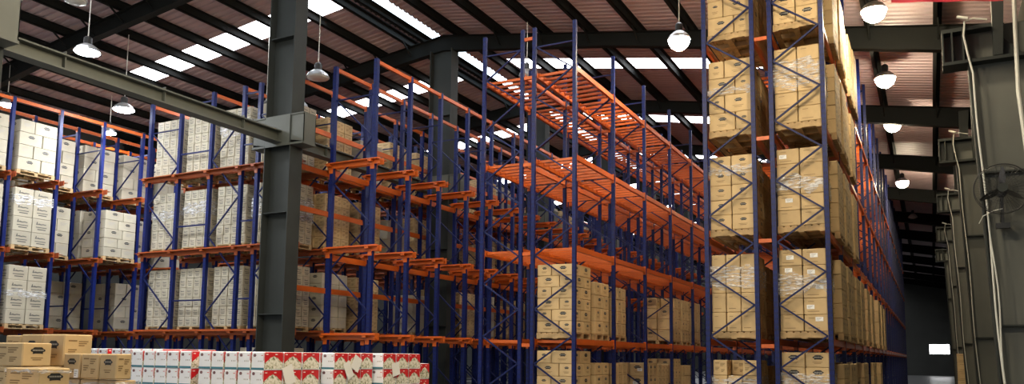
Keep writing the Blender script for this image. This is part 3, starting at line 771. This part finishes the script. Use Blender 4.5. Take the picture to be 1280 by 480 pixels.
# --- staged pallets on the floor, white and red cartons
WG = 'white and red printed cartons on staged pallets'
load('first staged pallet', WG, -10.65, -9.36, 8.0, 9.12, 0.001, 'white', 5, 3, 6, 0.245)
load('second staged pallet', WG, -9.22, -7.96, 8.0, 9.12, 0.001, 'white', 5, 3, 6, 0.245)
load('third staged pallet', WG, -9.1, -7.80, 9.24, 10.18, 0.001, 'white', 5, 3, 6, 0.245)
load('fourth staged pallet', WG, -8.95, -7.65, 10.24, 11.28, 0.001, 'white', 5, 3, 6, 0.245)
load('farthest pallet behind kraft cartons', WG, -13.45, -12.2, 8.7, 9.8, 0.001, 'white', 5, 3, 6, 0.25)
load('staged pallet behind kraft cartons', WG, -12.1, -10.85, 8.7, 9.8, 0.001, 'white', 5, 3, 6, 0.25)
load('low staged pallet behind the fourth', WG, -8.9, -7.72, 11.36, 11.66, 0.001, 'white', 4, 1, 5, 0.262)
# --- staged kraft cartons close by
KG = 'kraft cartons on the nearest staged pallets'
load('nearest kraft pallet', KG, -8.22, -7.40, 3.90, 4.92, 0.001, 'logoside', 2, 3, 4, 0.2585)
carton('logoside', -7.67, 4.755, 1.185, 0.52, 0.31, 0.25, 'kraft carton alone on top of the nearest pallet, grey film along its edge', KG)
load('kraft pallet at the frame edge', KG, -9.44, -8.33, 4.98, 5.78, 0.001, 'logoside', 2, 2, 5, 0.2565)
zk = 1.436
carton('logoside', -8.60, 5.145, zk, 0.52, 0.31, 0.245, 'kraft carton with text and badge sides in front of two taller cartons', KG)
carton('logofront', -8.905, 5.585, zk, 0.385, 0.33, 0.345, 'taller kraft carton behind, its badge half hidden by the carton before it', KG)
carton('logofront', -8.515, 5.585, zk, 0.385, 0.33, 0.345, 'taller kraft carton behind, standing clear to its full height beside its twin', KG)
carton('text', -9.25, 5.585, zk, 0.29, 0.33, 0.335, 'kraft carton with text at the edge of the picture behind the others', KG)
load('kraft pallet beside the white cartons', KG, -8.29, -7.41, 5.40, 5.66, 0.001, 'text', 3, 1, 4, 0.29)
zk = 1.313
carton('logofront', -7.545, 5.49, zk, 0.265, 0.18, 0.262, 'kraft carton with badge at the corner beside the white cartons', KG)
carton('text', -7.835, 5.49, zk, 0.29, 0.18, 0.262, 'kraft carton with text between two badged cartons on the pallet', KG)
carton('logofront', -8.14, 5.49, zk, 0.28, 0.18, 0.262, 'kraft carton with badge and small label, farthest from the white cartons', KG, 0, (0.09, -0.08, 0.07, 0.09))
# --- carton stack by the wall
for i in range(6):
    carton('plain', 1.0, 32.0, 0.001 + i * 0.31, 0.45, 0.5, 0.305, 'kraft carton, %s in the stack by the wall column' % (ORD[i] + ' from the floor' if i else 'lowest'), 'carton stack by the wall')
if REST.v:
    tag(REST.build('stacked_carton'), 'further cartons deeper in the racks and stacks', 'cartons', None, 'stuff')

# loose paper sheets taped to the red cartons
def paper(y, z, w_, h_, tilt, x, label):
    b = MB(); c, s = math.cos(tilt), math.sin(tilt)
    pts = [(0, a * c - q * s, a * s + q * c) for a, q in ((-w_ / 2, -h_ / 2), (w_ / 2, -h_ / 2), (w_ / 2, h_ / 2), (-w_ / 2, h_ / 2))]
    b.prism(pts, (0.002, 0, 0), 'paper')
    tag(b.build('paper_sheet', None, (x, y, z)), label, 'paper', 'paper sheets on the red cartons')
paper(9.56, 1.36, 0.15, 0.26, 0.5, -7.785, 'white sheet stuck low across the third pallet of red cartons')
paper(9.74, 1.46, 0.19, 0.22, -0.5, -7.783, 'cream sheet tilted on the third pallet of red cartons')
paper(10.55, 1.37, 0.20, 0.21, 0.2, -7.632, 'square white sheet on the fourth pallet of red cartons')
paper(8.47, 1.30, 0.20, 0.27, 0.35, -7.945, 'white sheet stuck low on the second pallet of red cartons')

# stretch film bands
ZL = lambda i: LV[i - 1]
film_band(-3.655, -2.835, 15.1, 16.12, ZL(3) + 0.86, ZL(3) + 0.98, 'shiny film band round the level three load, inner row of filled rack', 1)
film_band(-3.655, -2.835, 15.1, 16.12, ZL(1) + 0.95, ZL(1) + 1.35, 'wide film band round the level one load, inner row of filled rack', 2)
film_band(-3.655, -2.835, 15.1, 16.12, 1.0, 1.25, 'film band round the floor load, inner row of filled rack', 3)
film_band(-2.415, -1.595, 15.1, 16.12, ZL(1) + 0.85, ZL(1) + 1.15, 'film band round the level one load, aisle row of filled rack', 4, 0.09)
film_band(-2.415, -1.595, 15.1, 16.12, ZL(2) + 0.75, ZL(2) + 1.05, 'film band round the level two load, aisle row of filled rack', 5, 0.07)
film_band(-2.415, -1.595, 15.1, 16.12, ZL(3) + 0.8, ZL(3) + 1.3, 'film band round the level three load, aisle row of filled rack', 6, 0.08)
film_band(-2.415, -1.595, 15.1, 16.12, 1.15, 1.35, 'film band round the floor load, aisle row of filled rack', 7, 0.03)
film_band(-3.655, -2.835, 15.1, 16.12, ZL(2) + 1.2, ZL(2) + 1.36, 'film band round the level two load, inner row of filled rack', 8)
film_band(-7.93, -7.41, 4.60, 4.91, 1.395, 1.42, 'crumpled film edge along the single carton on the nearest pallet', 9, 0.012, 0.008)
film_band(-8.29, -7.41, 5.40, 5.66, 1.20, 1.29, 'crumpled film edge on the kraft pallet beside white cartons', 10, 0.02)
film_band(-23.62, -22.52, YA[2] + 0.15, YA[2] + 1.24, 5.7, 5.95, 'film band round the level two load of the short rack', 11, 0.05)
film_band(-23.62, -22.52, YA[2] + 0.15, YA[2] + 1.24, 3.1, 3.28, 'film band round the level one load of the short rack', 12, 0.04)
for i, (xa, xb) in enumerate(BX):
    film_band(xa, xb, 15.16, 16.26, (5.3, 5.4, 7.5, 5.1)[i], (5.6, 5.7, 7.9, 5.7)[i], 'film band round the %s end load of the packed rack' % ('first', 'second', 'third', 'fourth')[i], 20 + i, 0.08)

# ------------------------------------------------------------------ lamps
def lamp(x, y, z, lens, label, top=None, r=0.23, group='high bay lamps under the roof'):
    """bell-shaped high bay lamp hanging from the roof"""
    o = empty('high_bay_lamp', (x, y, z)); tag(o, label, 'lamp', group)
    b = MB(); b.lathe([(r, 0.0), (r * 1.02, 0.01), (r * 0.88, 0.09), (r * 0.55, 0.17), (r * 0.34, 0.2), (r * 0.32, 0.2), (r * 0.5, 0.16), (r * 0.84, 0.085), (r * 0.97, 0.008), (r, 0)], 'alu', 24)
    b.build('shade', o)
    b = MB(); b.lathe([(0.0, 0.2), (r * 0.33, 0.2), (r * 0.33, 0.36), (r * 0.2, 0.4), (0.0, 0.4)], 'black', 16); b.build('driver_housing', o)
    b = MB(); b.lathe([(r * 0.93, 0.03), (r * 0.92, -0.05 * (r / 0.23)), (r * 0.75, -0.14 * (r / 0.23)), (r * 0.42, -0.2 * (r / 0.23)), (0.0, -0.22 * (r / 0.23))] if lens == 'lampglow' else [(r * 0.93, 0.03), (r * 0.9, -0.02), (r * 0.5, -0.055), (0.0, -0.065)], lens, 24); b.build('lens', o)
    zt = (zr(x) - 0.21 if top is None else top) - z
    b = MB(); b.tube([(0, 0, 0.38), (0.008, 0, 0.5 * (zt + 0.38)), (0, 0, max(zt, 0.42))], 0.012, 'conduit', 6); b.build('hanging_cord', o)
    return o
for i, y in enumerate((18.8, 23.65, 28.5, 38.2)):
    lamp(-0.83, y, 9.35, 'lampglow', 'glowing warm lamp over the wall aisle, %s from the camera' % ('first', 'second', 'third', 'fourth')[i], r=0.27)
lamp(-0.6, 48.0, 9.35, 'lampoff', 'unlit lamp far down the wall aisle')
lamp(-4.75, 17.0, 8.72, 'lampglow', 'glowing warm lamp on a white cord between bare and filled racks', r=0.25)
for x, nm in ((-4.75, 'filled'), (-9.5, 'bare')): lamp(x, 9.0, 8.6, 'lampglow', 'warm lamp over the open floor before the %s rack' % nm)
for x, nm in ((-2.6, 'nearest kraft'), (-6.4, 'white staged')): lamp(x, 5.2, 8.3, 'lampglow', 'added unseen warm lamp brightening the %s cartons' % nm, r=0.36)  # unseen lamps added to brighten the staged cartons
for x, nm in ((-18.6, 'packed'), (-21.6, 'short')): lamp(x, 8.0, 9.0, 'lampcool', 'white lamp over the open floor before the %s rack' % nm)
lamp(-0.83, 12.0, 9.35, 'lampglow', 'warm lamp over the wall aisle mouth', r=0.27)
lamp(-15.5, 9.8, 8.85, 'lampoff', 'dim lamp at the top edge above the girder')
lamp(-18.2, 11.9, 8.95, 'lampcool', 'white lamp just above the grey girder', r=0.3)
lamp(-21.0, 15.0, 8.75, 'lampcool', 'white lamp above the short drive-in rack aisle', r=0.3)
lamp(-14.06, 15.6, 8.85, 'lampoff', 'unlit lamp hanging beside the grey column', r=0.3)
lamp(-18.0, 17.7, 9.0, 'lampcool', 'white lamp on a long cord over the packed rack')
lamp(-16.6, 17.7, 9.0, 'lampoff', 'unlit lamp on a long cord behind the grey column')
lamp(-10.2, 14.5, 10.9, 'lampoff', 'unlit lamp near the ridge at the top edge')
lamp(-10.1, 20.0, 9.7, 'lampoff', 'unlit lamp on a white cord behind the bare rack top')
lamp(-25.2, 14.0, 9.2, 'lampcool', 'white lamp seen through the top of the short rack, near one')
lamp(-25.2, 17.5, 9.2, 'lampcool', 'white lamp seen through the top of the short rack, far one')

# ------------------------------------------------------------------ wall-side fittings
fx, fy, fz = 1.02, 13.55, 4.13
fan = empty('wall_fan', (fx, fy, fz)); tag(fan, 'black wall fan in a round wire guard on the column', 'fan')
b = MB(); R = 0.37
for yy, rr in ((-0.07, R * 0.98), (0.0, R), (0.07, R * 0.98)):
    b.tube([(rr * math.cos(t * math.pi / 24), yy, rr * math.sin(t * math.pi / 24)) for t in range(48)], 0.006, 'black', 6, True)
for t in range(36):
    a = 2 * math.pi * t / 36; c, s = math.cos(a), math.sin(a)
    for sg in (-1, 1):
        b.tube([(0.06 * c, sg * 0.11, 0.06 * s), (R * 0.6 * c, sg * 0.105, R * 0.6 * s), (R * 0.98 * c, sg * 0.07, R * 0.98 * s)], 0.0022, 'black', 4)
for sg in (-1, 1): b.tube([(R * 0.55 * math.cos(t * math.pi / 16), sg * 0.107, R * 0.55 * math.sin(t * math.pi / 16)) for t in range(32)], 0.0025, 'black', 4, True)
b.build('wire_guard', fan)
for k in range(3):
    a0 = math.pi / 2 + k * 2 * math.pi / 3 - 0.05; b = MB(); n = 8; g = []
    for i in range(n + 1):
        t = i / n; r = 0.05 + 0.28 * t; wd = 0.03 + 0.055 * math.sin(math.pi * min(1, t * 1.05 + 0.02) ** 0.8)
        g.append((r, wd, 0.03 * (1 - t)))
    for sg in (0, 1):
        pass
    for i in range(n):
        quad = []
        for (r, wd, tw), e in ((g[i], -1), (g[i], 1), (g[i + 1], 1), (g[i + 1], -1)):
            a = a0 + e * wd / r * 0.5; quad.append((r * math.cos(a), e * (0.018 + tw), r * math.sin(a)))
        b.prism(quad, (0, 0.003, 0), 'black')
    b.build('blade', fan)
b = MB(); b.tube([(0, -0.115, 0), (0, -0.09, 0)], 0.065, 'steel', 20); b.tube([(0, -0.09, 0), (0, 0.10, 0)], 0.05, 'black', 16); b.tube([(0, 0.10, 0), (0, 0.26, 0)], 0.085, 'black', 16); b.build('motor', fan)
b = MB(); b.bar((0, 0.2, -0.05), (0, 0.2, -0.55), 0.04, 0.04, 'black', (0, 1, 0)); b.box(-0.09, 0.09, 0.16, 0.25, -0.56, -0.48, 'black'); b.bar((0, 0.2, -0.5), (0, 0.435, -0.5), 0.05, 0.05, 'black'); b.bar((0, 0.2, -0.2), (0, 0.435, -0.42), 0.03, 0.03, 'black'); b.build('bracket_arm', fan)
b = MB(); b.tube([(0.0, 0.1, -0.28), (-0.12, 0.12, -0.3), (-0.25, 0.18, -0.36), (-0.30, 0.3, -0.45)], 0.008, 'conduit', 6); b.build('power_cord', fan)

def edge(z): return 0.92 - 0.0382 * z
for n, y in enumerate(RAFTERS[2:6]):
    yy = y - 0.24
    b = MB(); pts = [(edge(z) + 0.05 + 0.012 * math.sin(z * 2.1), yy, z) for z in [0.4 + 0.4 * i for i in range(15)]]
    pts += [(edge(6.3) + 0.0, yy, 6.35), (edge(6.5) - 0.03, yy, 6.62), (edge(6.7) + 0.0, yy, 6.85), (edge(6.8) + 0.12, yy - 0.05, 6.86), (edge(6.8) + 0.3, yy - 0.06, 6.80)]
    b.tube(pts, 0.015 if n == 0 else 0.010, 'conduit', 8)
    b.tube([(edge(6.7) - 0.10, yy - 0.03, 6.93), (edge(6.8) + 0.05, yy - 0.05, 6.87)], 0.024, 'conduit', 8)
    if n == 0: b.tube([(edge(z) + 0.075 + 0.02 * math.sin(z * 3), yy - 0.015, z) for z in [0.9 + 0.3 * i for i in range(11)]], 0.012, 'conduit', 6)
    tag(b.build('cable_conduit'), 'white cable conduit running up the %s wall-side column' % ('nearest', 'second', 'third', 'fourth')[n], 'conduit', 'white conduits on the wall-side columns')
b = MB(); b.tube([(1.42, 13.6, 0.0), (1.36, 13.6, 4.6), (1.30, 13.62, 5.6), (1.32, 13.62, 7.6)], 0.03, 'conduit', 8)
tag(b.build('drain_pipe'), 'pale vertical pipe at the top corner beside the stepped column', 'pipe')
# red banner hung under the roof near the camera
b = MB(); n = 12; f = []
for i in range(n + 1):
    x = -0.30 + 1.34 * i / n; f.append((x, 12.0 + 0.015 * math.sin(i * 1.3), 6.625 - 0.245 * (i / n)))
for i in range(n):
    p, q = f[i], f[i + 1]
    b.prism([p, q, (q[0], q[1], q[2] + 1.1), (p[0], p[1], p[2] + 1.1)], (0, 0.004, 0), 'banner')
bo = b.build('red_banner'); tag(bo, 'red banner hanging under the roof, only its lower edge showing', 'banner')
b = MB()
for x in (-0.25, 1.0): b.tube([(x, 12.0, 7.5), (x, 12.0, zr(x) - 0.02)], 0.006, 'conduit', 6)
b.build('hanging_cord', bo)
